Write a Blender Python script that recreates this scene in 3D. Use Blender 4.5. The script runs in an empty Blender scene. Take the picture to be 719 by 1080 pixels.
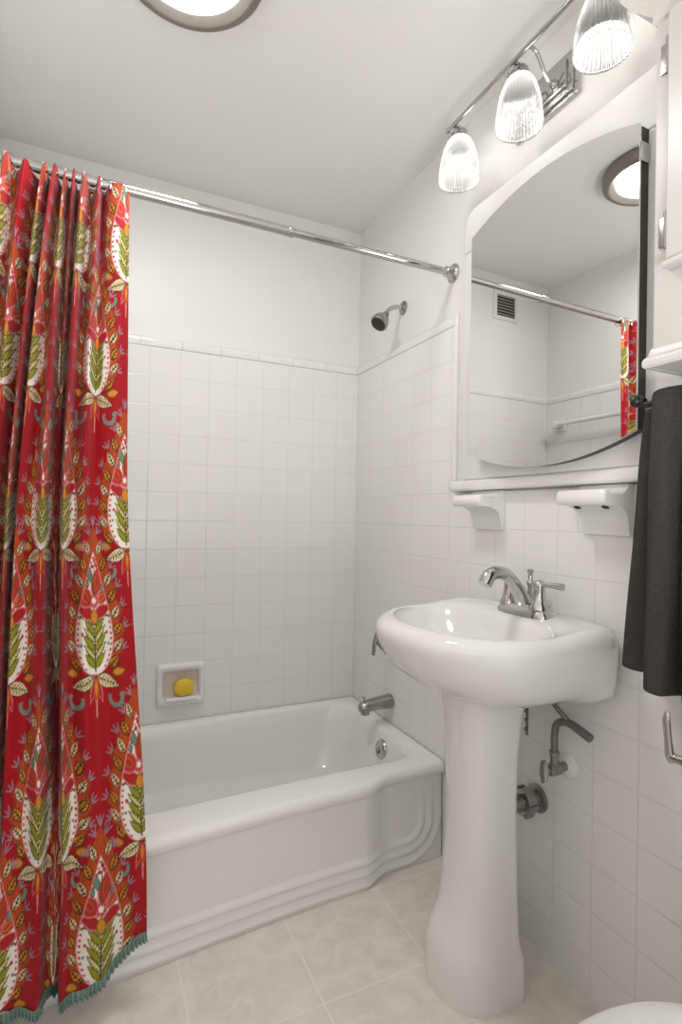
import bpy, bmesh, math, random
import numpy as np
from mathutils import Vector, Matrix

random.seed(4)
SC = bpy.context.scene
COL = SC.collection
PI = math.pi

# ------------------------------------------------------------------ camera
FPX = 563.63
CAMPOS = Vector((-1.06866, -2.13433, 1.11624))
cd = bpy.data.cameras.new('camera')
cam = bpy.data.objects.new('camera', cd)
COL.objects.link(cam)
cd.sensor_fit = 'HORIZONTAL'
cd.sensor_width = 36.0
cd.lens = 36.0 * FPX / 719.0
cd.clip_start = 0.02
right = Vector((0.905744, -0.423462, 0.017531))
up = Vector((-0.019046, 0.000654, 0.999818))
fwd = Vector((0.423396, 0.905914, 0.007473))
mw = Matrix((
    (right.x, up.x, -fwd.x, CAMPOS.x),
    (right.y, up.y, -fwd.y, CAMPOS.y),
    (right.z, up.z, -fwd.z, CAMPOS.z),
    (0, 0, 0, 1)))
cam.matrix_world = mw
SC.camera = cam

# ------------------------------------------------------------------ world, light, exposure
SC.view_settings.view_transform = 'Standard'
SC.view_settings.look = 'None'
SC.view_settings.gamma = 1.0
SC.view_settings.use_curve_mapping = False
SC.view_settings.exposure = 0.64
W = bpy.data.worlds.new('hallway_daylight')
SC.world = W
W.use_nodes = True
W.node_tree.nodes['Background'].inputs[0].default_value = (1.0, 0.985, 0.97, 1)
W.node_tree.nodes['Background'].inputs[1].default_value = 0.9
BULB = 10.5          # vanity bulbs
DIFFUSER = 32.0       # ceiling lamp diffuser


def area(name, loc, target, sx, sy, power, colour=(1, 0.97, 0.93)):
    l = bpy.data.lights.new(name, 'AREA')
    l.shape = 'RECTANGLE'
    l.size, l.size_y = sx, sy
    l.energy = power
    l.color = colour
    o = bpy.data.objects.new(name, l)
    COL.objects.link(o)
    o.location = loc
    o.rotation_euler = (Vector(target) - Vector(loc)).to_track_quat('-Z', 'Y').to_euler()
    return o


# added upward-facing lamp behind the camera, brightens the ceiling like a bounced flash
area('ceiling_fill', (-0.75, -2.25, 0.95), (-0.75, -2.2, 2.3875), 0.35, 0.35, 9.0, (1, 0.99, 0.98))

# room numbers
HC = 2.3875          # ceiling
WX = 1.368           # width
NEAR = -2.55         # wall behind the camera
TP = 0.1109          # tile pitch across
TH = 0.11            # tile pitch up
Z0 = 1.7458          # top grout line of the tub tiles

# ------------------------------------------------------------------ materials


def mat(name, colour, rough=0.5, metal=0.0, spec=0.5, noise=None, bump=None, coat=0.0):
    m = bpy.data.materials.new(name)
    m.use_nodes = True
    nt = m.node_tree
    b = nt.nodes['Principled BSDF']
    b.inputs['Base Color'].default_value = (*colour, 1)
    b.inputs['Roughness'].default_value = rough
    b.inputs['Metallic'].default_value = metal
    b.inputs['Specular IOR Level'].default_value = spec
    if coat:
        b.inputs['Coat Weight'].default_value = coat
        b.inputs['Coat Roughness'].default_value = 0.04
    tc = nt.nodes.new('ShaderNodeTexCoord')
    if noise:
        sc, amt = noise
        n = nt.nodes.new('ShaderNodeTexNoise')
        n.inputs['Scale'].default_value = sc
        n.inputs['Detail'].default_value = 4
        nt.links.new(tc.outputs['Object'], n.inputs['Vector'])
        mx = nt.nodes.new('ShaderNodeMix')
        mx.data_type = 'RGBA'
        nt.links.new(n.outputs['Fac'], mx.inputs['Factor'])
        mx.inputs['A'].default_value = (*[max(0, c * (1 - amt)) for c in colour], 1)
        mx.inputs['B'].default_value = (*[min(1, c * (1 + amt)) for c in colour], 1)
        nt.links.new(mx.outputs['Result'], b.inputs['Base Color'])
    if bump:
        sc, st, dist = bump
        n = nt.nodes.new('ShaderNodeTexNoise')
        n.inputs['Scale'].default_value = sc
        n.inputs['Detail'].default_value = 3
        nt.links.new(tc.outputs['Object'], n.inputs['Vector'])
        bp = nt.nodes.new('ShaderNodeBump')
        bp.inputs['Strength'].default_value = st
        bp.inputs['Distance'].default_value = dist
        nt.links.new(n.outputs['Fac'], bp.inputs['Height'])
        nt.links.new(bp.outputs['Normal'], b.inputs['Normal'])
    return m


def grid_mat(name, ua, va, u0, v0, pu, pv, tile, grout, w, rough, bumpd, mottled=None, wavy=0.0, soft=0.5):
    """Square tiles with grout lines, laid out in object coordinates (metres)."""
    m = bpy.data.materials.new(name)
    m.use_nodes = True
    nt = m.node_tree
    L = nt.links
    b = nt.nodes['Principled BSDF']
    tc = nt.nodes.new('ShaderNodeTexCoord')
    sp = nt.nodes.new('ShaderNodeSeparateXYZ')
    L.new(tc.outputs['Object'], sp.inputs[0])

    def math_(op, a, bb=None, c=None):
        n = nt.nodes.new('ShaderNodeMath')
        n.operation = op
        for i, x in enumerate((a, bb, c)):
            if x is None:
                continue
            if isinstance(x, (int, float)):
                n.inputs[i].default_value = x
            else:
                L.new(x, n.inputs[i])
        return n.outputs[0]

    def dist(axis, o, p):
        a = math_('SUBTRACT', sp.outputs[axis], o)
        a = math_('DIVIDE', a, p)
        a = math_('FRACT', a)
        bq = math_('SUBTRACT', 1.0, a)
        d = math_('MINIMUM', a, bq)
        return math_('MULTIPLY', d, p)
    d = math_('MINIMUM', dist(ua, u0, pu), dist(va, v0, pv))
    mr = nt.nodes.new('ShaderNodeMapRange')
    mr.interpolation_type = 'SMOOTHSTEP'
    L.new(d, mr.inputs['Value'])
    mr.inputs['From Min'].default_value = w * (1 - soft)
    mr.inputs['From Max'].default_value = w * (1 + soft)
    mx = nt.nodes.new('ShaderNodeMix')
    mx.data_type = 'RGBA'
    L.new(mr.outputs['Result'], mx.inputs['Factor'])
    mx.inputs['A'].default_value = (*grout, 1)
    mx.inputs['B'].default_value = (*tile, 1)
    if mottled:
        c2, sc = mottled
        n = nt.nodes.new('ShaderNodeTexNoise')
        n.inputs['Scale'].default_value = sc
        n.inputs['Detail'].default_value = 6
        n.inputs['Roughness'].default_value = 0.65
        n.inputs['Distortion'].default_value = 0.6
        L.new(tc.outputs['Object'], n.inputs['Vector'])
        cr = nt.nodes.new('ShaderNodeValToRGB')
        cr.color_ramp.elements[0].position = 0.36
        cr.color_ramp.elements[0].color = (*c2, 1)
        cr.color_ramp.elements[1].position = 0.62
        cr.color_ramp.elements[1].color = (*tile, 1)
        L.new(n.outputs['Fac'], cr.inputs['Fac'])
        L.new(cr.outputs['Color'], mx.inputs['B'])
    L.new(mx.outputs['Result'], b.inputs['Base Color'])
    rr = nt.nodes.new('ShaderNodeMapRange')
    L.new(mr.outputs['Result'], rr.inputs['Value'])
    rr.inputs['To Min'].default_value = 0.7
    rr.inputs['To Max'].default_value = rough
    L.new(rr.outputs['Result'], b.inputs['Roughness'])
    m2 = nt.nodes.new('ShaderNodeMapRange')
    m2.interpolation_type = 'SMOOTHSTEP'
    L.new(d, m2.inputs['Value'])
    m2.inputs['From Min'].default_value = 0.0
    m2.inputs['From Max'].default_value = w * 3.0
    h = m2.outputs['Result']
    if wavy:
        n = nt.nodes.new('ShaderNodeTexNoise')
        n.inputs['Scale'].default_value = 9.0
        L.new(tc.outputs['Object'], n.inputs['Vector'])
        h = math_('MULTIPLY_ADD', n.outputs['Fac'], wavy, h)
    bp = nt.nodes.new('ShaderNodeBump')
    bp.inputs['Strength'].default_value = 0.5
    bp.inputs['Distance'].default_value = bumpd
    L.new(h, bp.inputs['Height'])
    L.new(bp.outputs['Normal'], b.inputs['Normal'])
    return m


M = {}
M['paint'] = mat('wall_paint', (0.82, 0.81, 0.79), 0.42, bump=(14, 0.08, 0.01))
M['ceil'] = mat('ceiling_paint', (0.80, 0.79, 0.77), 0.6, bump=(20, 0.05, 0.01))
M['wood_white'] = mat('cabinet_paint', (0.60, 0.585, 0.56), 0.35, bump=(30, 0.06, 0.004))
M['cap'] = mat('glazed_trim', (0.84, 0.83, 0.81), 0.14, bump=(8, 0.1, 0.01))
M['ceramic'] = mat('white_ceramic', (0.82, 0.81, 0.795), 0.08, coat=0.3, bump=(3, 0.02, 0.01))
M['enamel'] = mat('tub_enamel', (0.86, 0.85, 0.835), 0.12, coat=0.25, bump=(4, 0.03, 0.01))
M['china'] = mat('sink_china', (0.81, 0.80, 0.785), 0.07, coat=0.4, bump=(3, 0.02, 0.01))
M['niche_in'] = mat('beige_niche_glaze', (0.66, 0.57, 0.48), 0.3, noise=(20, 0.15))  # mottled beige tone inside the dish recess
M['soap'] = mat('yellow_soap', (0.80, 0.55, 0.03), 0.45, noise=(40, 0.08))
M['chrome'] = mat('chrome', (0.52, 0.51, 0.50), 0.08, metal=1.0, noise=(6, 0.05))
M['dark_chrome'] = mat('worn_chrome', (0.36, 0.35, 0.34), 0.25, metal=1.0, noise=(30, 0.3))
M['nickel'] = mat('brushed_nickel', (0.25, 0.23, 0.205), 0.42, metal=0.7, noise=(60, 0.1))
M['rubber'] = mat('dark_rubber', (0.02, 0.02, 0.02), 0.55, noise=(50, 0.2))
M['black'] = mat('black_metal', (0.012, 0.012, 0.013), 0.35, noise=(40, 0.2))
M['mirror'] = mat('mirror_silver', (0.86, 0.86, 0.85), 0.0, metal=1.0)
M['edge'] = mat('cabinet_edge', (0.03, 0.03, 0.03), 0.4, noise=(40, 0.3))
M['towel'] = mat('charcoal_terry', (0.062, 0.055, 0.051), 0.95, spec=0.1, noise=(350, 0.6), bump=(420, 0.9, 0.004))
M['hose'] = mat('braided_hose', (0.20, 0.19, 0.18), 0.45, metal=0.6, noise=(120, 0.4))
M['brass'] = mat('plumbing_nickel', (0.30, 0.28, 0.26), 0.4, metal=0.8, noise=(50, 0.3))
M['vent'] = mat('vent_paint', (0.78, 0.76, 0.74), 0.4, noise=(30, 0.03))
M['dark'] = mat('opening_shade', (0.05, 0.047, 0.042), 0.8, noise=(30, 0.2))  # shade inside the vent and brush holes, put into the colour
M['trimgrey'] = mat('fringe_cotton', (0.20, 0.29, 0.26), 0.9, noise=(160, 0.45))

TILE = (0.83, 0.82, 0.80)
GROUT = (0.71, 0.695, 0.67)
M['tile_back'] = grid_mat('wall_tile_back', 'X', 'Z', -0.324, Z0, TP, TH, TILE, GROUT, 0.0011, 0.22, 0.0014, wavy=0.10)
M['tile_right'] = grid_mat('wall_tile_right', 'Y', 'Z', -1.142, Z0, 0.1135, TH, TILE, GROUT, 0.0011, 0.22, 0.0014, wavy=0.10)
M['tile_left'] = grid_mat('wall_tile_left', 'Y', 'Z', -0.11, Z0, TP, TH, TILE, GROUT, 0.0011, 0.22, 0.0014, wavy=0.10)
M['floor'] = grid_mat('floor_tile', 'X', 'Y', -0.565, -1.012, 0.288, 0.288, (0.80, 0.755, 0.70), (0.84, 0.80, 0.73), 0.0022, 0.35, 0.0008,
                      mottled=((0.70, 0.65, 0.59), 16.0))


def emission(name, colour, strength):
    m = bpy.data.materials.new(name)
    m.use_nodes = True
    nt = m.node_tree
    nt.nodes.remove(nt.nodes['Principled BSDF'])
    e = nt.nodes.new('ShaderNodeEmission')
    e.inputs[0].default_value = (*colour, 1)
    e.inputs[1].default_value = strength
    nt.links.new(e.outputs[0], nt.nodes['Material Output'].inputs[0])
    return m


M['bulb'] = emission('bulb_glow', (1.0, 0.975, 0.94), BULB)
M['diffuser'] = emission('diffuser_glow', (1.0, 0.98, 0.95), DIFFUSER)


def shade_mat():
    m = bpy.data.materials.new('ribbed_glass')
    m.use_nodes = True
    nt = m.node_tree
    nt.nodes.remove(nt.nodes['Principled BSDF'])
    tr = nt.nodes.new('ShaderNodeBsdfTransparent')
    tr.inputs[0].default_value = (0.97, 0.97, 0.965, 1)
    gl = nt.nodes.new('ShaderNodeBsdfGlossy')
    gl.inputs['Roughness'].default_value = 0.06
    gl.inputs[0].default_value = (0.95, 0.95, 0.95, 1)
    tl = nt.nodes.new('ShaderNodeBsdfTranslucent')
    tl.inputs[0].default_value = (0.92, 0.91, 0.89, 1)
    a = nt.nodes.new('ShaderNodeMixShader')
    a.inputs[0].default_value = 0.26
    nt.links.new(tr.outputs[0], a.inputs[1])
    nt.links.new(tl.outputs[0], a.inputs[2])
    fr = nt.nodes.new('ShaderNodeFresnel')
    fr.inputs[0].default_value = 1.5
    b = nt.nodes.new('ShaderNodeMixShader')
    nt.links.new(fr.outputs[0], b.inputs[0])
    nt.links.new(a.outputs[0], b.inputs[1])
    nt.links.new(gl.outputs[0], b.inputs[2])
    nt.links.new(b.outputs[0], nt.nodes['Material Output'].inputs[0])
    return m


M['glass'] = shade_mat()


def cloth_mat():
    m = bpy.data.materials.new('printed_cotton')
    m.use_nodes = True
    nt = m.node_tree
    b = nt.nodes['Principled BSDF']
    at = nt.nodes.new('ShaderNodeAttribute')
    at.attribute_name = 'print'
    tc = nt.nodes.new('ShaderNodeTexCoord')
    n = nt.nodes.new('ShaderNodeTexNoise')
    n.inputs['Scale'].default_value = 500
    nt.links.new(tc.outputs['Object'], n.inputs['Vector'])
    bp = nt.nodes.new('ShaderNodeBump')
    bp.inputs['Strength'].default_value = 0.15
    bp.inputs['Distance'].default_value = 0.001
    nt.links.new(n.outputs['Fac'], bp.inputs['Height'])
    nt.links.new(bp.outputs['Normal'], b.inputs['Normal'])
    nt.links.new(at.outputs['Color'], b.inputs['Base Color'])
    b.inputs['Roughness'].default_value = 0.62
    b.inputs['Specular IOR Level'].default_value = 0.25
    b.inputs['Sheen Weight'].default_value = 0.1
    return m


M['cloth'] = cloth_mat()

# ------------------------------------------------------------------ builders
ORIGIN = {}


def link_mesh(name, verts, faces, material, parent=None, smooth=True, kind=None, sharp=40):
    o0 = Vector((0, 0, 0))
    if parent is not None:
        o0 = ORIGIN[parent.name]
    me = bpy.data.meshes.new(name)
    me.from_pydata([tuple(Vector(v) - o0) for v in verts], [], faces)
    bm = bmesh.new()
    bm.from_mesh(me)
    bmesh.ops.recalc_face_normals(bm, faces=bm.faces)
    bm.to_mesh(me)
    bm.free()
    me.materials.append(material)
    if smooth:
        me.polygons.foreach_set('use_smooth', [True] * len(me.polygons))
        me.set_sharp_from_angle(angle=math.radians(sharp))
    o = bpy.data.objects.new(name, me)
    COL.objects.link(o)
    if parent is not None:
        o.parent = parent
        ORIGIN[o.name] = o0
    else:
        ORIGIN[o.name] = Vector((0, 0, 0))
    if kind:
        o['kind'] = kind
    return o


def thing(name, label, cat, loc, group=None):
    o = bpy.data.objects.new(name, None)
    o.empty_display_size = 0.05
    COL.objects.link(o)
    o.location = loc
    ORIGIN[o.name] = Vector(loc)
    tag(o, label, cat, group)
    return o


def tag(o, label, cat, group=None):
    o['label'] = label
    o['category'] = cat
    if group:
        o['group'] = group
    return o


def recentre(o, loc):
    """move the origin of a one-mesh thing to its base"""
    d = Vector(loc)
    o.data.transform(Matrix.Translation(-d))
    o.location = d
    ORIGIN[o.name] = d
    return o


class G:
    """collects geometry for one mesh"""

    def __init__(s):
        s.v, s.f = [], []

    def add(s, v, f):
        n = len(s.v)
        s.v += [Vector(x) for x in v]
        s.f += [[i + n for i in q] for q in f]
        return s

    def box(s, lo, hi, bev=0.0, seg=3):
        bm = bmesh.new()
        bmesh.ops.create_cube(bm, size=1)
        lo, hi = Vector(lo), Vector(hi)
        for v in bm.verts:
            v.co = Vector(((v.co.x + .5) * (hi.x - lo.x) + lo.x, (v.co.y + .5) * (hi.y - lo.y) + lo.y, (v.co.z + .5) * (hi.z - lo.z) + lo.z))
        if bev:
            bmesh.ops.bevel(bm, geom=bm.edges[:], offset=bev, segments=seg, profile=0.5, affect='EDGES')
        bm.verts.index_update()
        s.add([v.co.copy() for v in bm.verts], [[v.index for v in f.verts] for f in bm.faces])
        bm.free()
        return s

    def loft(s, rings, cap0=True, cap1=True, closed=True):
        n = len(rings[0])
        v = [p for r in rings for p in r]
        f = []
        for i in range(len(rings) - 1):
            for j in range(n if closed else n - 1):
                k = (j + 1) % n
                f.append([i * n + j, i * n + k, (i + 1) * n + k, (i + 1) * n + j])
        if cap0:
            f.append(list(range(n))[::-1])
        if cap1:
            f.append([(len(rings) - 1) * n + j for j in range(n)])
        return s.add(v, f)

    def lathe(s, prof, org=(0, 0, 0), axis=(0, 0, 1), n=32, ribs=0, rib=0.0):
        """prof: (radius, height along axis)"""
        q = Vector((0, 0, 1)).rotation_difference(Vector(axis).normalized())
        rings = []
        for r, h in prof:
            ring = []
            for j in range(n):
                a = 2 * PI * j / n
                rr = max(r, 1e-5)
                if ribs:
                    rr += rib * math.cos(ribs * a)
                ring.append(Vector(org) + q @ Vector((rr * math.cos(a), rr * math.sin(a), h)))
            rings.append(ring)
        return s.loft(rings, prof[0][0] > 1e-4, prof[-1][0] > 1e-4)

    def tube(s, pts, r, n=14, flat=None, smooth=6):
        pts = [Vector(p) for p in pts]
        rad = r if isinstance(r, (list, tuple)) else [r] * len(pts)
        if smooth and len(pts) > 2:
            P, Rr = [], []
            for i in range(len(pts) - 1):
                p0, p1, p2, p3 = pts[max(i - 1, 0)], pts[i], pts[i + 1], pts[min(i + 2, len(pts) - 1)]
                for k in range(smooth):
                    t = k / smooth
                    P.append(0.5 * ((2 * p1) + (p2 - p0) * t + (2 * p0 - 5 * p1 + 4 * p2 - p3) * t * t + (3 * p1 - p0 - 3 * p2 + p3) * t ** 3))
                    Rr.append(rad[i] + (rad[i + 1] - rad[i]) * t)
            P.append(pts[-1])
            Rr.append(rad[-1])
            pts, rad = P, Rr
        T = [(pts[min(i + 1, len(pts) - 1)] - pts[max(i - 1, 0)]).normalized() for i in range(len(pts))]
        nrm = T[0].orthogonal().normalized()
        if flat:
            nrm = (Vector(flat[0]) - T[0] * T[0].dot(Vector(flat[0]))).normalized()
        rings = []
        for i, p in enumerate(pts):
            if i:
                nrm = (T[i - 1].rotation_difference(T[i]) @ nrm)
                nrm = (nrm - T[i] * nrm.dot(T[i])).normalized()
            bn = T[i].cross(nrm)
            k = flat[1] if flat else 1.0
            rings.append([p + rad[i] * (math.cos(2 * PI * j / n) * nrm * k + math.sin(2 * PI * j / n) * bn) for j in range(n)])
        return s.loft(rings)

    def prism(s, outline, axis, a, b, bev=0.0):
        """outline: list of 2D points in the two other axes (cyclic order), extruded from a to b"""
        def mk(p, t):
            if axis == 'x':
                return Vector((t, p[0], p[1]))
            if axis == 'y':
                return Vector((p[0], t, p[1]))
            return Vector((p[0], p[1], t))
        bm = bmesh.new()
        va = [bm.verts.new(mk(p, a)) for p in outline]
        vb = [bm.verts.new(mk(p, b)) for p in outline]
        n = len(outline)
        bm.faces.new(va)
        bm.faces.new(vb[::-1])
        for i in range(n):
            bm.faces.new([va[i], vb[i], vb[(i + 1) % n], va[(i + 1) % n]])
        bmesh.ops.recalc_face_normals(bm, faces=bm.faces)
        if bev:
            ed = [e for e in bm.edges if len(e.link_faces) == 2 and e.calc_face_angle(0) > 0.7]
            bmesh.ops.bevel(bm, geom=ed, offset=bev, segments=3, profile=0.5, affect='EDGES')
        bm.verts.index_update()
        s.add([v.co.copy() for v in bm.verts], [[v.index for v in f.verts] for f in bm.faces])
        bm.free()
        return s

    def build(s, name, material, parent=None, **k):
        return link_mesh(name, s.v, s.f, material, parent, **k)


def sstep(a, b, x):
    t = np.clip((x - a) / (b - a), 0, 1)
    return t * t * (3 - 2 * t)


def S(name, g, m, **k):
    return g.build(name, m, None, kind='structure', **k)


# ------------------------------------------------------------------ the room
S('floor', G().box((-WX - 0.1, NEAR - 0.1, -0.1), (0.1, 0.1, 0)), M['floor'], smooth=False)
S('ceiling', G().box((-WX - 0.1, NEAR - 0.1, HC), (0.1, 0.1, HC + 0.1)), M['ceil'], smooth=False)
S('wall_back', G().box((-WX - 0.1, 0.008, 0), (0.1, 0.1, HC)), M['paint'], smooth=False)
S('wall_right', G().box((0.008, NEAR - 0.1, 0), (0.1, 0.008, HC)), M['paint'], smooth=False)
S('wall_left', G().box((-WX - 0.1, NEAR - 0.1, 0), (-WX - 0.008, 0.008, HC)), M['paint'], smooth=False)
# the wall behind the camera with its doorway
S('wall_front', G().box((-0.42, NEAR - 0.1, 0), (0.008, NEAR, HC)).box((-WX - 0.008, NEAR - 0.1, 0), (-1.25, NEAR, HC)).box((-1.25, NEAR - 0.1, 2.08), (-0.42, NEAR, HC)), M['paint'], smooth=False)

# tile fields
S('trim_1', G().box((-WX - 0.008, 0.0, 0.29), (0.0, 0.008, Z0)), M['tile_back'], smooth=False)
S('trim_2', G().box((0.0, -0.716, 0.0), (0.008, 0.008, Z0)).box((0.0, NEAR, 0.0), (0.008, -0.716, Z0 - 5 * TH)), M['tile_right'], smooth=False)
S('trim_3', G().box((-WX - 0.008, -0.716, 0.0), (-WX, 0.008, Z0)).box((-WX - 0.008, NEAR, 0.0), (-WX, -0.716, Z0 - 5 * TH)), M['tile_left'], smooth=False)


def capstrip(path_axis, a, b, wall, sign, z, h, t=0.011, mat_=None, n=0):
    """bullnose strip: profile in (out from wall, z)"""
    prof = [(0.010, z), (-0.0015, z), (-0.0035, z + 0.003), (-0.0035, z + h * 0.55), (-0.003, z + h * 0.75), (0.0, z + h * 0.92), (0.005, z + h), (0.010, z + h)]
    g = G()
    step = 0.152
    k = max(1, int(round(abs(b - a) / step)))
    for i in range(k):
        p0, p1 = a + (b - a) * i / k, a + (b - a) * (i + 1) / k
        e = 0.0006 * (1 if b > a else -1)
        out = [(wall + sign * d, zz) for d, zz in prof]
        if path_axis == 'x':
            g.prism([(q[0], q[1]) for q in out], 'x', p0 + e, p1 - e)
        else:
            g.prism([(q[0], q[1]) for q in out], 'y', p0 + e, p1 - e)
    return g


S('trim_4', capstrip('x', -WX, -0.002, 0.0, 1, Z0 + 0.001, 0.036), M['cap'])
S('trim_5', capstrip('y', -0.705, -0.003, 0.0, 1, Z0 + 0.001, 0.036), M['cap'])
S('trim_6', capstrip('y', -0.705, -0.003, -WX, -1, Z0 + 0.001, 0.036), M['cap'])
# rounded vertical trim at the tub opening
S('trim_7', G().box((-0.0045, -0.722, Z0 - 5 * TH + 0.036), (0.009, -0.704, Z0 + 0.037), 0.003), M['cap'])
# cap of the lower wainscot
S('trim_8', G().box((-0.034, NEAR + 0.01, Z0 - 5 * TH + 0.004), (0.009, -0.728, Z0 - 5 * TH + 0.037), 0.009, 4), M['cap'])
# plastered panel behind the mirror cabinet
PX = -0.029


def round_rect(y0, y1, z0, z1, r, corners='tltr', n=8):
    pts = [(y0, z0), (y1, z0)]
    for i in range(n + 1):
        a = PI / 2 * i / n
        pts.append((y1 - r + r * math.cos(a), z1 - r + r * math.sin(a)))
    for i in range(n + 1):
        a = PI / 2 + PI / 2 * i / n
        pts.append((y0 + r + r * math.cos(a), z1 - r + r * math.sin(a)))
    return pts


g = G()
g.box((PX, -1.62, 1.233), (0.009, -0.79, 1.934), 0.004)
g.prism(round_rect(-1.62, -0.79, 1.9352, 2.062, 0.045), 'x', PX, 0.009, 0.004)
S('trim_9', g, M['paint'])


# ------------------------------------------------------------------ bathtub
def front_y(x):
    """front edge of the rim, stepping back near the right wall"""
    main = -0.728 - 0.045 * sstep(-0.35, -1.2, x)
    rec = -0.688
    k = sstep(-0.31, -0.20, x)
    return main * (1 - k) + rec * k


TZ = 0.316
tub = thing('bathtub', 'white enamelled bathtub with ridged apron along the tiled back wall', 'bathtub', (-0.67, -0.37, 0))
XL, XR = -WX + 0.004, -0.004
YB = -0.004
N = 240


def outer_pt(t):
    """walk the rim rectangle, t in 0..1, same speed for all rings"""
    return t


def tub_ring(inset, z, rad, slope=(0, 0, 0, 0)):
    # rounded rectangle ring with the stepped front; slope = extra inset (left,right,front,back)
    x0, x1 = XL + inset[0], XR - inset[1]
    y1 = YB - inset[3]
    pts = []
    for i in range(N):
        t = i / N * 4
        side = int(t)
        u = t - side
        c = Vector((0, 0, 0))
        if side == 0:      # front left->right
            x = x0 + (x1 - x0) * u
            y = None
        elif side == 1:
            x, y = x1, u
        elif side == 2:
            x, y = x1 + (x0 - x1) * u, 1
        else:
            x, y = x0, 1 - u
        fy = (front_y(x) if inset[2] < 0.03 else -0.69 - 0.02 * sstep(-0.35, -1.2, x)) + inset[2]
        if y is None:
            y = 0
        Y = fy + (y1 - fy) * y
        # round the corners
        cx = min(max(x, x0 + rad), x1 - rad)
        cy = min(max(Y, fy + rad), y1 - rad)
        dx, dy = x - cx, Y - cy
        d = max(abs(dx), abs(dy))
        if rad > 0 and dx != 0 and dy != 0:
            l = math.hypot(dx, dy)
            x, Y = cx + dx / l * d, cy + dy / l * d
        pts.append(Vector((x, Y, z)))
    return pts


rings = [
    tub_ring((0.0, 0.0, 0.012, 0.0), TZ - 0.045, 0.0),
    tub_ring((0.0, 0.0, 0.002, 0.0), TZ - 0.038, 0.0),
    tub_ring((0.0, 0.0, -0.003, 0.0), TZ - 0.025, 0.0),
    tub_ring((0.0, 0.0, 0.001, 0.0), TZ - 0.011, 0.0),
    tub_ring((0.0, 0.0, 0.011, 0.0), TZ - 0.002, 0.0),
    tub_ring((0.001, 0.001, 0.022, 0.001), TZ, 0.0),
    tub_ring((0.035, 0.035, 0.065, 0.022), TZ - 0.001, 0.06),
    tub_ring((0.045, 0.045, 0.085, 0.030), TZ - 0.005, 0.09),
    tub_ring((0.055, 0.052, 0.098, 0.036), TZ - 0.020, 0.10),
    tub_ring((0.075, 0.060, 0.108, 0.042), TZ - 0.06, 0.11),
    tub_ring((0.13, 0.075, 0.120, 0.05), TZ - 0.14, 0.12),
    tub_ring((0.19, 0.092, 0.135, 0.065), TZ - 0.22, 0.13),
    tub_ring((0.23, 0.115, 0.155, 0.085), TZ - 0.253, 0.13),
    tub_ring((0.28, 0.16, 0.19, 0.12), TZ - 0.268, 0.12),
    tub_ring((0.45, 0.40, 0.27, 0.25), TZ - 0.272, 0.08),
]
G().loft(rings, cap0=False).build('basin', M['enamel'], tub, sharp=60)
# apron as one pressed sheet
nx, nz = 420, 110
V, F = [], []
for i in range(nx + 1):
    x = XL + (XR - XL) * i / nx
    for j in range(nz + 1):
        z = (TZ - 0.040) * j / nz
        y = front_y(x) + 0.012
        y += -0.004 + 0.004 * sstep(0.12, 0.28, z)
        Rr = 0.15
        ax = min(XR + 0.012 - x, Rr)
        ax2 = min(x - XL + 0.012, Rr)
        az = min(z + 0.008, Rr)
        d = Rr - math.hypot(Rr - az, Rr - min(ax, ax2))
        fade = 1 - 0.85 * sstep(0.12, 0.22, z)
        for zc in (0.026, 0.060, 0.092):
            t = (d - zc) / 0.0155
            if -1 < t < 1:
                y -= 0.0065 * fade * (math.cos(t * PI / 2) ** 1.2) * (1.0 - 0.35 * t)
        V.append((x, y, z))
for i in range(nx):
    for j in range(nz):
        a = i * (nz + 1) + j
        F.append([a, a + nz + 1, a + nz + 2, a + 1])
link_mesh('apron', V, F, M['enamel'], tub, sharp=80)
g = G()
g.lathe([(0.0, 0.014), (0.016, 0.0135), (0.030, 0.010), (0.035, 0.004), (0.036, 0.0)], (-0.0655, -0.385, 0.246), (-1, 0, 0.16), 36)
g.lathe([(0.006, 0.02), (0.006, 0.012)], (-0.063, -0.385, 0.246), (-1, 0, 0.16), 16)
g.tube([(-0.083, -0.385, 0.25), (-0.086, -0.385, 0.232)], 0.005, 10)
ov = g.build('overflow_plate', M['chrome'], tub)
ov['label'] = 'round chrome overflow plate'
g = G().lathe([(0.034, 0.0), (0.033, 0.004), (0.02, 0.005), (0.0, 0.004)], (-0.33, -0.38, 0.045), (0, 0, 1), 28)
g.build('drain', M['chrome'], tub)

# ------------------------------------------------------------------ pedestal sink
SY = -1.090
sink = thing('pedestal_sink', 'white china pedestal sink standing against the tiled right wall', 'sink', (-0.20, SY, 0))


def dring(z, xf, b, xb, nf=2.3, nb=6.0, n=120, xc=None, deck=True, bb=None):
    xc = xc if xc is not None else -0.5 * abs(xb) - 0.19
    pts = []
    for i in range(n):
        a = 2 * PI * i / n
        c, s_ = math.cos(a), math.sin(a)
        if c >= 0:
            e, ax = nf, (xc - xf)
            x = xc - ax * abs(c) ** (2 / e)
        else:
            e, ax = nb, (xb - xc)
            x = xc + ax * abs(c) ** (2 / e)
        ee = nf + (nb - nf) * (0.5 - 0.5 * max(-1, min(1, c * 1.5)))
        hb = b if bb is None else b + (bb - b) * float(sstep(-0.05, 0.75, -c))
        y = SY + hb * (1 if s_ >= 0 else -1) * abs(s_) ** (2 / (nf if c >= 0 else nb))
        zz = z
        if deck and z > 0.80:
            zz = z + 0.013 * float(sstep(-0.22, -0.06, x))
        pts.append(Vector((x, y, zz)))
    return pts


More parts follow.
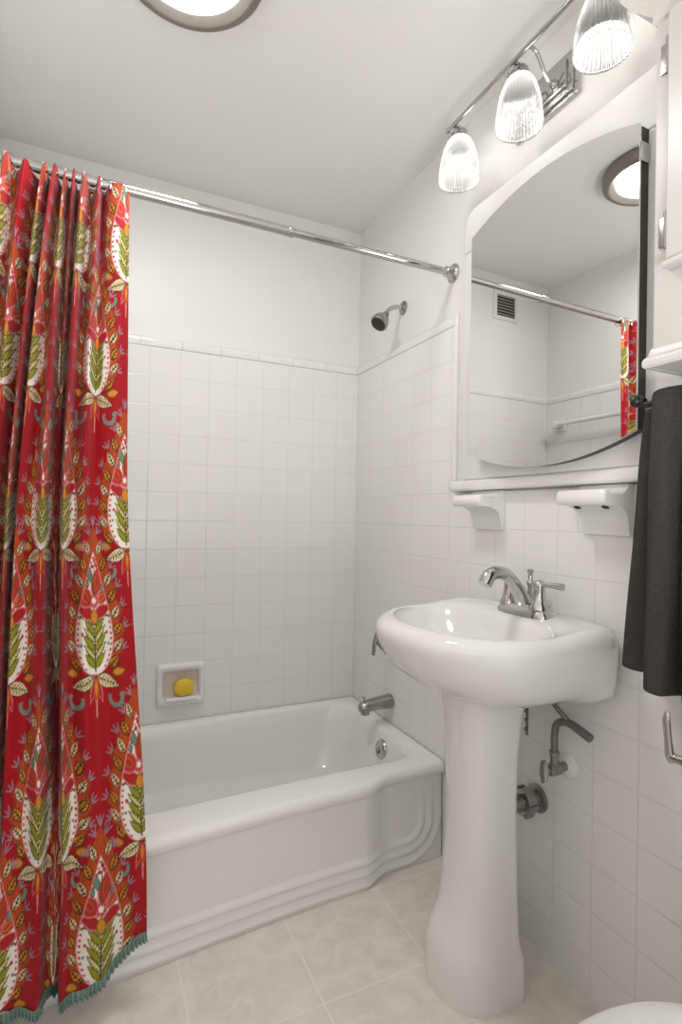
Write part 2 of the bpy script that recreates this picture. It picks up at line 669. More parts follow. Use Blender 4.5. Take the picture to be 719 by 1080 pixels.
BK = -0.003
rings = [
    dring(0.700, -0.255, 0.10, -0.06, 2.2, 3, bb=0.15),
    dring(0.704, -0.285, 0.14, -0.02, 2.2, 4, bb=0.20),
    dring(0.715, -0.335, 0.185, -0.005, 2.2, 5, bb=0.243),
    dring(0.735, -0.375, 0.218, BK, 2.2, 7, bb=0.260),
    dring(0.765, -0.410, 0.240, BK, 2.2, 7, bb=0.265),
    dring(0.795, -0.430, 0.252, BK, 2.2, 7, bb=0.267),
    dring(0.822, -0.443, 0.260, BK, 2.2, 7, bb=0.269),
    dring(0.842, -0.446, 0.261, BK, 2.2, 7, bb=0.267),
    dring(0.857, -0.440, 0.256, BK, 2.2, 6),
    dring(0.867, -0.426, 0.244, -0.006, 2.2, 6),
    dring(0.871, -0.410, 0.232, -0.014, 2.2, 6),
    dring(0.869, -0.398, 0.224, -0.030, 2.2, 5),
    dring(0.868, -0.393, 0.219, -0.060, 2.2, 4.0, xc=-0.225),
    dring(0.866, -0.391, 0.217, -0.115, 2.2, 3.0, xc=-0.24),
    dring(0.858, -0.387, 0.213, -0.124, 2.2, 2.8, xc=-0.246),
    dring(0.845, -0.378, 0.205, -0.130, 2.2, 2.6, deck=False, xc=-0.25),
    dring(0.81, -0.355, 0.178, -0.145, 2.1, 2.3, deck=False, xc=-0.25),
    dring(0.775, -0.322, 0.130, -0.170, 2.0, 2.0, deck=False, xc=-0.25),
    dring(0.755, -0.285, 0.065, -0.210, 2.0, 2.0, deck=False, xc=-0.25),
    dring(0.750, -0.262, 0.02, -0.238, 2.0, 2.0, deck=False, xc=-0.25),
]
G().loft(rings).build('basin', M['china'], sink, sharp=75)


def ped_ring(z, xf, b, xb, nf=2.2):
    yo = -0.011 * float(sstep(0.06, 0.24, z))
    return [p + Vector((0, yo, 0)) for p in dring(z, xf, b, xb, nf, 7, 96, xc=(-0.205), deck=False)]


rings = [
    ped_ring(0.000, -0.316, 0.107, -0.124), ped_ring(0.020, -0.318, 0.109, -0.124), ped_ring(0.060, -0.317, 0.108, -0.126),
    ped_ring(0.100, -0.315, 0.106, -0.130), ped_ring(0.130, -0.308, 0.100, -0.14), ped_ring(0.155, -0.298, 0.095, -0.142), ped_ring(0.19, -0.290, 0.090, -0.143),
    ped_ring(0.26, -0.284, 0.085, -0.145), ped_ring(0.36, -0.279, 0.081, -0.146), ped_ring(0.46, -0.277, 0.079, -0.146),
    ped_ring(0.56, -0.279, 0.080, -0.144), ped_ring(0.64, -0.285, 0.086, -0.140), ped_ring(0.69, -0.292, 0.093, -0.136), ped_ring(0.72, -0.298, 0.098, -0.132)]
G().loft(rings).build('pedestal', M['china'], sink, sharp=60)

# faucet
FX, FY, FZ = -0.078, SY - 0.02, 0.8815
g = G()


def fau_ring(z, a, b):
    return [Vector((FX + a * (1 if math.cos(t) >= 0 else -1) * abs(math.cos(t)) ** 0.6, FY + b * (1 if math.sin(t) >= 0 else -1) * abs(math.sin(t)) ** 0.8, z)) for t in [2 * PI * i / 48 for i in range(48)]]


g.loft([fau_ring(FZ - 0.006, 0.029, 0.083), fau_ring(FZ + 0.004, 0.028, 0.082), fau_ring(FZ + 0.010, 0.0245, 0.077), fau_ring(FZ + 0.018, 0.022, 0.073), fau_ring(FZ + 0.021, 0.018, 0.068)])
fau = g.build('faucet', M['chrome'], sink)
fau['label'] = 'chrome two-handle faucet on the back deck'
for sgn, tag_ in ((1, 0), (-1, 1)):
    hy = FY + sgn * 0.051
    g = G().lathe([(0.024, 0.0), (0.0235, 0.008), (0.018, 0.016), (0.0145, 0.034), (0.013, 0.048), (0.015, 0.056), (0.0155, 0.062), (0.0125, 0.068), (0.006, 0.071), (0, 0.0715)],
                  (FX, hy, FZ + 0.016), (0, 0, 1), 28)
    hd = [(FX, hy, FZ + 0.076), (FX - 0.004, hy - 0.020 * 1 if sgn < 0 else hy + 0.02, FZ + 0.0785), (FX - 0.004, hy + sgn * 0.056, FZ + 0.080), (FX - 0.004, hy + sgn * 0.074, FZ + 0.0795)]
    g.tube(hd, [0.0055, 0.0055, 0.0075, 0.0085], 14)
    g.build('handle', M['chrome'], fau)
sp = [(FX + 0.004, FY, FZ + 0.015), (FX - 0.012, FY, FZ + 0.045), (FX - 0.040, FY, FZ + 0.082), (FX - 0.062, FY, FZ + 0.099), (FX - 0.090, FY, FZ + 0.103), (FX - 0.112, FY, FZ + 0.095), (FX - 0.127, FY, FZ + 0.075)]
G().tube(sp, [0.024, 0.019, 0.015, 0.0148, 0.0158, 0.0168, 0.0178], 22).build('spout', M['chrome'], fau)
G().lathe([(0.010, 0.0), (0.009, 0.012), (0.006, 0.03), (0.006, 0.052), (0.009, 0.057), (0.009, 0.062), (0.0065, 0.066), (0.0055, 0.08), (0.0085, 0.09), (0.0095, 0.094), (0.0, 0.096)],
          (FX + 0.021, FY, FZ + 0.014), (0, 0, 1), 20).build('lift_rod', M['chrome'], fau)
# pop-up strap hanging under the bowl
g = G().box((-0.088, SY - 0.05, 0.585), (-0.085, SY - 0.042, 0.715), 0.001)
for k in range(5):
    g.lathe([(0.005, 0.0), (0.005, 0.004)], (-0.088, SY - 0.046, 0.60 + k * 0.022), (-1, 0, 0), 10)
g.tube([(-0.087, SY - 0.046, 0.66), (-0.10, SY - 0.062, 0.665), (-0.12, SY - 0.062, 0.665)], 0.004, 8)
g.build('pop_up_strap', M['dark_chrome'], sink)

# supply stop valve
vx = (0.0, -1.184, 0.515)
val = thing('shutoff_valve', 'grey water shutoff valve with bent supply hose on the tiles behind pedestal', 'valve', vx)
G().lathe([(0.030, 0.0), (0.029, 0.004), (0.02, 0.008), (0.012, 0.010), (0.012, 0.011)], vx, (-1, 0, 0), 28).build('escutcheon', M['ceramic'], val)
g = G().lathe([(0.011, 0.0), (0.011, 0.03), (0.015, 0.032), (0.015, 0.058), (0.008, 0.062), (0.008, 0.075)], vx, (-1, 0, 0), 20)
g.lathe([(0.010, 0.0), (0.010, 0.022), (0.012, 0.024), (0.012, 0.035)], (-0.045, vx[1], vx[2] + 0.008), (0, 0, 1), 18)
g.build('body', M['brass'], val)
g = G()
rr = []
for h, k in ((0.0, 0.6), (0.003, 1.0), (0.009, 1.0), (0.012, 0.6)):
    rr.append([Vector((-0.073 - h, vx[1] + k * 0.013 * math.cos(2 * PI * i / 24), vx[2] + k * 0.027 * math.sin(2 * PI * i / 24))) for i in range(24)])
g.loft(rr)
g.build('handle', M['chrome'], val)
g = G().tube([(-0.045, vx[1], vx[2] + 0.04), (-0.045, vx[1], vx[2] + 0.085), (-0.045, vx[1] - 0.008, vx[2] + 0.112), (-0.043, vx[1] - 0.035, vx[2] + 0.124),
              (-0.04, vx[1] - 0.068, vx[2] + 0.117), (-0.04, vx[1] - 0.098, vx[2] + 0.109)], [0.0085, 0.0085, 0.0085, 0.009, 0.010, 0.010], 14)
g.tube([(-0.04, vx[1] - 0.04, vx[2] + 0.124), (-0.05, vx[1] - 0.012, vx[2] + 0.15), (-0.055, vx[1] + 0.015, vx[2] + 0.176)], 0.006, 12)
g.build('hose', M['hose'], val)

# drain pipe into the wall
dp = thing('drain_pipe', 'grey metal drain pipe with slip nut between wall tiles and pedestal', 'pipe', (0, -1.088, 0.39))
G().lathe([(0.036, 0.0), (0.036, 0.003), (0.028, 0.008), (0.021, 0.010), (0.021, 0.135)], (0, -1.088, 0.39), (-1, 0, 0), 28).build('pipe', M['brass'], dp)
g = G().lathe([(0.024, 0.0), (0.033, 0.002), (0.033, 0.028), (0.024, 0.030)], (-0.03, -1.088, 0.39), (-1, 0, 0), 28)
for k in range(6):
    a = k * PI / 3
    g.box((-0.06, -1.088 + 0.034 * math.cos(a) - 0.004, 0.39 + 0.034 * math.sin(a) - 0.004), (-0.03, -1.088 + 0.034 * math.cos(a) + 0.004, 0.39 + 0.034 * math.sin(a) + 0.004), 0.001)
g.build('slip_nut', M['dark_chrome'], dp)

# ------------------------------------------------------------------ mirror cabinet
TILT = math.radians(1.1)
MY0, MY1 = -1.398, -0.876
MX = -0.067


def arch_pts(inset=0.0, n=24):
    y0, y1 = MY0 + inset, MY1 - inset
    pts = []
    for i in range(n + 1):
        t = i / n
        y = y0 + (y1 - y0) * t
        pts.append((y, 1.303 + inset - 0.054 * (1 - (2 * t - 1) ** 2)))
    for i in range(n + 1):
        t = i / n
        y = y1 + (y0 - y1) * t
        pts.append((y, 1.936 - inset + 0.054 * (1 - (2 * t - 1) ** 2)))
    return pts


mc = thing('mirror_cabinet', 'frameless arched mirror cabinet mounted above the two ceramic shelves', 'mirror', (-0.06, -1.137, 1.25))
g = G().prism(arch_pts(), 'x', MX, MX + 0.006, 0.0)


def tiltv(v):
    v = Vector(v)
    r = Matrix.Rotation(TILT, 3, 'Z')
    p = Vector((MX, 0.5 * (MY0 + MY1), 0))
    w = r @ (v - p)
    return w + p


# normal (-cos, sin TILT): turn about the far edge
g.v = [tiltv(v) for v in g.v]
g.build('mirror_door', M['mirror'], mc, smooth=False)
g = G().prism(arch_pts(0.002), 'x', MX + 0.0075, PX + 0.006, 0.0)
g.v = [tiltv(v) for v in g.v]
bx_ = g.build('door_backing', M['edge'], mc, smooth=False)
bx_['label'] = 'black cabinet edge behind the mirror'
g = G().box((MX + 0.010, MY0 - 0.002, 1.86), (PX - 0.003, MY0 + 0.004, 1.90), 0.001)
g.build('hinge', M['chrome'], mc)


# ------------------------------------------------------------------ ceramic shelves
def shelf(y0, y1, name, label, holes, group=None):
    t = thing(name, label, 'shelf', (0, (y0 + y1) / 2, 1.085))
    prof = [(-0.001, 1.082), (-0.012, 1.084), (-0.016, 1.095), (-0.019, 1.115), (-0.026, 1.136), (-0.040, 1.153), (-0.060, 1.162), (-0.100, 1.164), (-0.106, 1.168),
            (-0.108, 1.178), (-0.106, 1.192), (-0.100, 1.196), (-0.095, 1.194), (-0.092, 1.188), (-0.045, 1.187), (-0.026, 1.188), (-0.020, 1.191), (-0.018, 1.1955), (-0.014, 1.1985), (-0.001, 1.1990)]
    prof = [(x * 0.88, z - 0.013 * float(sstep(-0.02, -0.045, x))) for x, z in prof]
    g = G()
    rings = []
    ys = [(y0, 0.90), (y0 + 0.002, 0.97), (y0 + 0.006, 1.0), (y1 - 0.006, 1.0), (y1 - 0.002, 0.97), (y1, 0.90)]
    for y, k in ys:
        cx, cz = -0.04, 1.16
        rings.append([Vector(((x - cx) * k + cx if x < -0.0015 else x, y, (z - cz) * (0.5 + 0.5 * k) + cz)) for x, z in prof])
    g.loft(rings)
    g.build('tray', M['ceramic'], t, sharp=55)
    if holes:
        for hy in (y0 + 0.035, y1 - 0.02):
            h = G().lathe([(0.006, 0.0), (0.008, 0.001), (0.008, 0.004)], (-0.047, hy, 1.1435), (0.35, 0, 1), 16).build('hole_shade', M['dark'], t)  # dark disc on the underside, the hole's shade put into its colour
    return t


shelf(-0.952, -0.828, 'soap_shelf', 'white ceramic wall shelf under left end of mirror, above the sink faucet', False)
shelf(-1.352, -1.222, 'toothbrush_shelf', 'white ceramic wall shelf under right end of mirror, beside the dark towel', True)

# ------------------------------------------------------------------ recessed soap dish and soap
sd = thing('soap_dish', 'white ceramic recessed soap dish in the back wall above the tub', 'soap dish', (-0.742, 0, 0.38))
X0, X1, ZA, ZB = -0.833, -0.654, 0.378, 0.540


def rr_ring(x0, x1, z0, z1, r, y, n=8):
    pts = []
    for cx, cz, a0 in ((x1 - r, z1 - r, 0), (x0 + r, z1 - r, PI / 2), (x0 + r, z0 + r, PI), (x1 - r, z0 + r, 1.5 * PI)):
        for i in range(n + 1):
            a = a0 + PI / 2 * i / n
            pts.append(Vector((cx + r * math.cos(a), y, cz + r * math.sin(a))))
    return pts


g = G()
g.loft([rr_ring(X0, X1, ZA, ZB, 0.012, 0.0), rr_ring(X0, X1, ZA, ZB, 0.012, -0.010), rr_ring(X0 + 0.003, X1 - 0.003, ZA + 0.003, ZB - 0.003, 0.012, -0.016),
        rr_ring(X0 + 0.010, X1 - 0.010, ZA + 0.010, ZB - 0.010, 0.012, -0.020), rr_ring(X0 + 0.016, X1 - 0.016, ZA + 0.022, ZB - 0.020, 0.012, -0.019),
        rr_ring(X0 + 0.022, X1 - 0.022, ZA + 0.030, ZB - 0.030, 0.010, -0.012), rr_ring(X0 + 0.024, X1 - 0.024, ZA + 0.034, ZB - 0.034, 0.008, -0.003)],
       cap0=False, cap1=False)
g.box((X0 + 0.03, -0.034, ZA + 0.020), (X1 - 0.03, -0.008, ZA + 0.036), 0.006)
g.build('frame', M['ceramic'], sd)
g = G()
a = rr_ring(X0 + 0.023, X1 - 0.023, ZA + 0.033, ZB - 0.033, 0.008, -0.004)
b = rr_ring(X0 + 0.026, X1 - 0.026, ZA + 0.036, ZB - 0.036, 0.008, -0.0012)
g.loft([a, b], cap0=False)
lin = g.build('recess', M['niche_in'], sd)
lin['label'] = 'beige recess of the dish'
g = G()
sx, sz = -0.733, ZA + 0.036 + 0.0345
rings = []
for k in range(9):
    t = -1 + 2 * k / 8
    r = 0.034 * (1 - abs(t) ** 3.0 * 0.55)
    rings.append([Vector((sx + r * 1.12 * math.cos(2 * PI * i / 32), -0.0205 + t * 0.0125, sz + r * math.sin(2 * PI * i / 32))) for i in range(32)])
g.loft(rings)
soap = g.build('soap_bar', M['soap'])
tag(soap, 'round yellow bar of soap standing in the recessed soap dish', 'soap')
recentre(soap, (sx, -0.0205, sz - 0.034))

# ------------------------------------------------------------------ shower fittings on the right wall
sh = thing('showerhead', 'small chrome shower head with dark face high on the right wall', 'shower head', (0, -0.368, 1.915))
o_ = Vector((0.008, -0.368, 1.922))
G().lathe([(0.027, 0.0), (0.026, 0.004), (0.018, 0.009), (0.011, 0.012)], o_, (-1, 0, 0), 28).build('flange', M['dark_chrome'], sh)
G().tube([o_ + Vector((-0.004, 0, 0)), o_ + Vector((-0.035, 0, -0.002)), o_ + Vector((-0.062, 0, -0.016)), o_ + Vector((-0.080, -0.002, -0.038))], 0.0085, 14).build('arm', M['chrome'], sh)
ax = Vector((-0.62, -0.16, -0.78)).normalized()
ho = o_ + Vector((-0.076, -0.002, -0.034))
hb = G().lathe([(0.010, 0.0), (0.013, 0.006), (0.013, 0.014), (0.018, 0.020), (0.028, 0.034), (0.033, 0.050), (0.034, 0.062), (0.032, 0.066), (0.029, 0.066)], ho, ax, 32).build('head', M['dark_chrome'], sh)
G().lathe([(0.0295, 0.0655), (0.027, 0.068), (0.0, 0.069)], ho, ax, 32).build('spray_face', M['rubber'], hb)

ts = thing('tub_spout', 'chrome tub spout with diverter knob on right wall above the overflow', 'spout', (0, -0.335, 0.39))
o_ = Vector((0.0, -0.335, 0.402))
rings = []
for x, r, dz in ((0.0, 0.028, 0.0), (-0.004, 0.0295, 0), (-0.03, 0.028, -0.001), (-0.07, 0.0255, -0.003), (-0.105, 0.0235, -0.006), (-0.128, 0.021, -0.009), (-0.135, 0.015, -0.011)):
    rings.append([o_ + Vector((x, r * math.cos(2 * PI * i / 28), dz + r * 0.92 * math.sin(2 * PI * i / 28))) for i in range(28)])
body = G().loft(rings)
body.lathe([(0.017, 0.0), (0.0165, 0.030), (0.012, 0.033)], o_ + Vector((-0.112, 0, -0.006)), (0, 0, -1), 20)
body.build('body', M['dark_chrome'], ts)
G().lathe([(0.004, 0.0), (0.004, 0.010), (0.007, 0.012), (0.007, 0.018), (0.0, 0.019)], o_ + Vector((-0.118, 0, 0.012)), (0, 0, 1), 14).build('diverter_knob', M['chrome'], ts)

sv = thing('shower_valve', 'chrome shower valve lever half hidden behind left edge of sink', 'faucet handle', (0, -0.36, 0.63))
o_ = Vector((0.0, -0.345, 0.600))
G().lathe([(0.026, 0.0), (0.026, 0.004), (0.018, 0.010), (0.014, 0.03), (0.014, 0.034)], o_, (-1, 0, 0), 28).build('escutcheon', M['chrome'], sv)
g = G().tube([o_ + Vector((-0.028, 0, 0)), o_ + Vector((-0.048, 0, 0.012)), o_ + Vector((-0.068, 0, 0.035)), o_ + Vector((-0.076, 0, 0.058))], 0.007, 12)
g.tube([o_ + Vector((-0.086, 0, -0.010)), o_ + Vector((-0.083, 0, 0.03)), o_ + Vector((-0.075, 0, 0.062)), o_ + Vector((-0.063, 0, 0.112))], [0.010, 0.012, 0.010, 0.005], 12, flat=((1, 0, 0), 0.55))
g.build('lever', M['dark_chrome'], sv)

# ------------------------------------------------------------------ curtain rod
RY, RZ = -0.684, 1.9284
rod = thing('curtain_rod', 'chrome shower curtain rod spanning the tub opening', 'rod', (-0.6, RY, RZ))
G().tube([(-WX - 0.006, RY, RZ), (-0.56, RY, RZ)], 0.0135, 20, smooth=0).build('pole', M['chrome'], rod)
g = G().tube([(-0.565, RY, RZ), (0.004, RY, RZ)], 0.0115, 20, smooth=0)
g.lathe([(0.0115, -0.004), (0.0150, 0.0), (0.0150, 0.010), (0.0115, 0.014)], (-0.570, RY, RZ), (1, 0, 0), 20)
g.build('inner_pole', M['chrome'], rod)
for xx, d in ((0.0079, -1), (-WX - 0.0079, 1)):
    G().lathe([(0.031, 0.0), (0.031, 0.005), (0.026, 0.010), (0.021, 0.012), (0.018, 0.022), (0.0165, 0.034), (0.0125, 0.037)], (xx, RY, RZ), (d, 0, 0), 32).build('flange', M['chrome'], rod)


# ------------------------------------------------------------------ shower curtain
def srgb(c):
    c = np.array(c, float) / 255
    return np.where(c <= 0.04045, c / 12.92, ((c + 0.055) / 1.055) ** 2.4)


PAL = {k: srgb(v) for k, v in dict(
    red=(164, 3, 20), dark=(130, 10, 24), orange=(186, 74, 26), rust=(150, 50, 28), cream=(226, 206, 164), pink=(214, 128, 126), rose=(190, 52, 58),
    flower=(176, 30, 40), green=(150, 146, 36), olive=(88, 84, 26), ink=(44, 34, 26), gold=(214, 134, 38), teal=(112, 136, 124), violet=(150, 122, 136), white=(240, 232, 222)).items()}


def print_colours(Sx, Zz):
    """paisley medallions in a half-drop repeat, evaluated on flat cloth coordinates"""
    n = len(Sx)
    col = np.empty((n, 3))
    col[:] = PAL['red']
    PXX, PZZ = 0.30, 0.66

    def cell(s0, z0):
        i = np.round((Sx - s0) / PXX)
        p = Sx - (s0 + i * PXX)
        k = np.floor((Zz - (z0 - 0.16)) / PZZ)
        q = Zz - (z0 + k * PZZ)
        return p, q
    for s0, z0 in ((0.015, 0.366), (0.165, 0.078)):
        p, q = cell(s0, z0)
        near = (np.abs(p) < 0.15) & (q > -0.12) & (q < 0.42)
        idx = np.nonzero(near)[0]
        P, Q = p[idx] * 0.78, q[idx]
        C = col[idx]
        H = 0.285

        def put(mask, name):
            C[mask] = PAL[name]

        def halfw(t, w):
            t = np.clip(t, 0, 1)
            return w * np.sin(PI * t ** 0.60) ** 0.85 * (1 - 0.10 * t)

        def leaf(cx, cy, ang, ln, wd, fill, rim=None, vein=None):
            dx, dy = P - cx, Q - cy
            u = dx * math.cos(ang) + dy * math.sin(ang)
            v = -dx * math.sin(ang) + dy * math.cos(ang)
            t = u / ln
            ok = (t > 0) & (t < 1)
            w = wd * np.sin(PI * np.clip(t, 0, 1) ** 0.8)
            if rim:
                t2 = (u + 0.003) / (ln + 0.006)
                w2 = (wd + 0.0032) * np.sin(PI * np.clip(t2, 0, 1) ** 0.8)
                put((t2 > 0) & (t2 < 1) & (np.abs(v) < w2), rim)
            put(ok & (np.abs(v) < w), fill)
            if vein:
                put(ok & (np.abs(v) < 0.0014) & (t < 0.85), vein)
                put(ok & (np.abs(v) < w * 0.75) & (np.abs(((u - np.abs(v) * 0.8) / 0.009) % 1 - 0.5) < 0.16), vein)

        def disc(cx, cy, r, name, ry=None):
            put(((P - cx) / r) ** 2 + ((Q - cy) / (ry or r)) ** 2 < 1, name)

        def stroke(x0, y0, x1, y1, w, name):
            dx, dy = x1 - x0, y1 - y0
            l2 = dx * dx + dy * dy
            t = np.clip(((P - x0) * dx + (Q - y0) * dy) / l2, 0, 1)
            d = np.hypot(P - x0 - t * dx, Q - y0 - t * dy)
            put(d < w * (1 - 0.5 * t), name)
        # halo outline points
        def edge(t, w, lo, hi):
            return float(w * math.sin(PI * t ** 0.60) ** 0.85 * (1 - 0.10 * t)), lo + t * (hi - lo)
        # tufts outside the halo
        for sg in (-1, 1):
            for t in (0.16, 0.30, 0.44, 0.57, 0.70, 0.83, 0.94):
                ex, ey = edge(t, 0.094, 0.005, 0.345)
                for da in (-0.55, 0.0, 0.55):
                    a = math.atan2(0.55 + t * 0.9, 1.0) + da
                    x0, y0 = sg * ex, ey
                    stroke(x0, y0, x0 + sg * 0.022 * math.cos(a), y0 + 0.022 * math.sin(a), 0.0026, 'violet')
        for da in (-0.5, 0, 0.5):
            stroke(0, 0.345, 0.022 * math.sin(da), 0.345 + 0.024 * math.cos(da), 0.003, 'violet')
        # halo
        t = (Q - 0.005) / 0.34
        scal = 0.094 + 0.007 * np.cos(t * 2 * PI * 7.0)
        inh = (t > 0) & (t < 1) & (np.abs(P) < halfw(t, 1.0) * scal)
        put(inh, 'rust')
        inh2 = (t > 0.02) & (t < 0.98) & (np.abs(P) < halfw(t, 1.0) * (scal - 0.007))
        put(inh2, 'orange')
        put(inh2 & (np.sin(P * 520 + np.sin(Q * 300) * 2) * np.sin(Q * 430 + P * 160) > 0.55), 'rust')
        for sg in (-1, 1):
            for kk, tt in enumerate((0.10, 0.21, 0.32, 0.43, 0.54, 0.65, 0.76, 0.87)):
                ex, ey = edge(tt, 0.070, 0.0, 0.335)
                a = 0.9 if sg > 0 else PI - 0.9
                a += 0.5 * (tt - 0.3) * sg
                leaf(sg * (ex - 0.004), ey - 0.016, a, 0.036, 0.0085, 'cream' if kk % 2 else 'gold', 'ink' if kk % 2 == 0 else 'rust', 'ink')
        # teardrop
        t = Q / H
        w = halfw(t, 0.064)
        put((t > 0) & (t < 1) & (np.abs(P) < w), 'pink')
        put((t > 0.015) & (t < 0.985) & (np.abs(P) < w - 0.0035), 'white')
        ins = (t > 0.03) & (t < 0.97) & (np.abs(P) < w - 0.0035)
        band = ins & (np.abs(P) > w - 0.012)
        put(band & (((Q / 0.0125) % 1 - 0.5) ** 2 * 0.0125 ** 2 + (np.abs(P) - (w - 0.0078)) ** 2 < 0.0031 ** 2), 'rose')
        # fern in the lower half
        keep = C.copy()
        for kk in range(6):
            b0 = 0.018 + kk * 0.019
            for sg in (-1, 1):
                leaf(0.0, b0, PI / 2 - sg * 0.80, 0.056 - 0.004 * abs(kk - 2), 0.0058, 'green', 'olive', 'cream' if kk % 2 else None)
        stroke(0, 0.010, 0, 0.135, 0.0026, 'olive')
        out = ~ins
        C[out] = keep[out]
        for sg in (-1, 1):
            disc(sg * 0.046, 0.070, 0.0036, 'teal')
            disc(sg * 0.042, 0.096, 0.0042, 'rose')
        # zig-zag collar and flowers
        keep = C.copy()
        put(ins & (np.abs(Q - 0.132 - 0.006 * np.abs(((P / 0.011) % 1) - 0.5)) < 0.0028), 'olive')
        leaf(0.0, 0.132, 0.40, 0.062, 0.013, 'flower', 'pink')
        leaf(0.0, 0.132, PI - 0.40, 0.062, 0.013, 'flower', 'pink')
        leaf(0.0, 0.116, PI / 2, 0.034, 0.012, 'gold', 'olive')
        disc(0, 0.168, 0.018, 'pink')
        for aa in range(7):
            disc(0.012 * math.cos(aa * 0.9), 0.168 + 0.012 * math.sin(aa * 0.9), 0.0042, 'rose')
        disc(0, 0.168, 0.007, 'white')
        leaf(0.012, 0.160, 0.75, 0.060, 0.020, 'rose', 'pink')
        leaf(0.018, 0.166, 0.75, 0.044, 0.012, 'orange', 'flower')
        leaf(0.022, 0.170, 0.75, 0.030, 0.004, 'flower')
        leaf(-0.002, 0.176, 1.80, 0.074, 0.017, 'rose', 'pink')
        leaf(-0.004, 0.186, 1.80, 0.054, 0.009, 'orange', 'flower')
        leaf(-0.008, 0.196, 1.80, 0.034, 0.003, 'flower')
        leaf(-0.014, 0.164, 2.55, 0.046, 0.012, 'flower', 'pink')
        leaf(-0.018, 0.168, 2.55, 0.030, 0.005, 'rose', 'gold')
        leaf(-0.030, 0.186, 1.9, 0.030, 0.007, 'teal', 'olive')
        leaf(0.008, 0.212, 1.25, 0.036, 0.007, 'teal', 'olive')
        leaf(0.022, 0.200, 1.2, 0.024, 0.005, 'teal', 'olive')
        stroke(0.0, 0.185, -0.004, 0.270, 0.0022, 'olive')
        for dx_, dy_ in ((-0.004, 0.262), (-0.010, 0.250), (0.004, 0.248)):
            disc(dx_, dy_, 0.0050, 'flower')
        C[out] = keep[out]
        # leaves, curls and bud below
        for sg in (-1, 1):
            a = -0.32 if sg > 0 else PI + 0.32
            leaf(sg * 0.006, -0.004, a, 0.066, 0.014, 'cream', 'ink', 'olive')
            a2 = 0.2 if sg > 0 else PI - 0.2
            leaf(sg * 0.055, 0.004, a2, 0.034, 0.008, 'gold', 'olive')
            r = np.hypot(P - sg * 0.060, Q + 0.050)
            put((np.abs(r - 0.017) < 0.0048) & ((Q + 0.050) < 0.006), 'teal')
            disc(sg * 0.077, -0.044, 0.007, 'teal')
            leaf(sg * 0.003, -0.010, -PI / 2 + sg * 0.35, 0.050, 0.0055, 'flower', 'pink')
        leaf(0.0, -0.004, -PI / 2, 0.060, 0.010, 'orange', 'flower')
        leaf(0.0, -0.010, -PI / 2, 0.035, 0.005, 'gold')
        stroke(0.0, -0.055, 0.0, -0.088, 0.0035, 'pink')
        col[idx] = C
    return col


# fold table, from the free edge at the right to the wall: S (flat cloth), (pixel-like stations) top and bottom
KN = [  # S, top position, top depth, bottom position, bottom depth
    (0.000, 0.0, 0.000, 0.0, 0.002),
    (0.060, 11.0, 0.012, 17.0, 0.012),
    (0.115, 24.5, -0.004, 33.0, 0.006),
    (0.165, 29.0, -0.040, 48.0, 0.030),
    (0.215, 34.0, 0.022, 63.0, 0.022),
    (0.255, 41.5, -0.042, 77.0, 0.012),
    (0.315, 50.0, 0.026, 87.0, 0.030),
    (0.385, 57.0, -0.042, 92.0, -0.100),
    (0.450, 61.0, 0.026, 94.0, -0.135),
    (0.535, 66.5, -0.040, 97.5, -0.080),
    (0.615, 70.5, 0.016, 110.0, 0.030),
    (0.690, 75.0, -0.042, 128.0, 0.010),
    (0.765, 81.0, 0.028, 147.0, 0.012),
    (0.840, 86.0, -0.030, 152.0, -0.060),
    (0.915, 92.0, 0.026, 156.0, 0.012),
    (0.990, 98.0, -0.040, 162.0, -0.05),
    (1.065, 111.0, 0.012, 168.0, 0.012),
    (1.140, 121.0, -0.022, 174.0, -0.03),
    (1.215, 130.0, 0.026, 180.0, 0.012),
    (1.280, 138.0, -0.012, 185.0, -0.03),
    (1.340, 146.0, 0.020, 190.0, 0.010),
]
KN = np.array(KN)


def pchip(xk, yk, x):
    h = np.diff(xk)
    d = np.diff(yk) / h
    m = np.zeros_like(yk)
    for i in range(1, len(yk) - 1):
        if d[i - 1] * d[i] > 0:
            w1, w2 = 2 * h[i] + h[i - 1], h[i] + 2 * h[i - 1]
            m[i] = (w1 + w2) / (w1 / d[i - 1] + w2 / d[i])
    m[0], m[-1] = d[0], d[-1]
    i = np.clip(np.searchsorted(xk, x) - 1, 0, len(h) - 1)
    t = (x - xk[i]) / h[i]
    return ((2 * t ** 3 - 3 * t ** 2 + 1) * yk[i] + (t ** 3 - 2 * t ** 2 + t) * h[i] * m[i] + (-2 * t ** 3 + 3 * t ** 2) * yk[i + 1] + (t ** 3 - t ** 2) * h[i] * m[i + 1])


ZT, ZBOT = 1.932, 0.150
K = 0.00202


def curtain_pt(s, zf):
    """s: flat coordinate array, zf: 0 top .. 1 bottom -> x, y"""
    tp = pchip(KN[:, 0], KN[:, 1], s)
    td = pchip(KN[:, 0], KN[:, 2], s)
    bp = pchip(KN[:, 0], KN[:, 3], s)
    bd = pchip(KN[:, 0], KN[:, 4], s)
    k = np.clip(zf, 0, 1) ** 0.75
    k = k * 0.9 + 0.1 * k * k
    pos = tp * (1 - k) + bp * k
    dep = td * (1 - k) + bd * k
    right_x = -0.997 + 0.018 * zf + 0.045 * sstep(0.35, 1.0, zf)
    x = right_x - K * pos
    x = np.where(x < -1.28, -1.28 + (x + 1.28) * 0.28, x)
    yb = RY - 0.006 - 0.016 * sstep(0.0, 0.5, zf) - 0.112 * sstep(0.40, 0.90, zf)
    y = yb - dep - 0.010
    # the cloth hangs outside the tub: keep clear of its rim
    lim = -0.792 - 0.02 * sstep(-0.9, -1.25, x)
    w = sstep(0.72, 0.86, zf)
    over = np.maximum(0, y - lim)
    return x, y - over * w


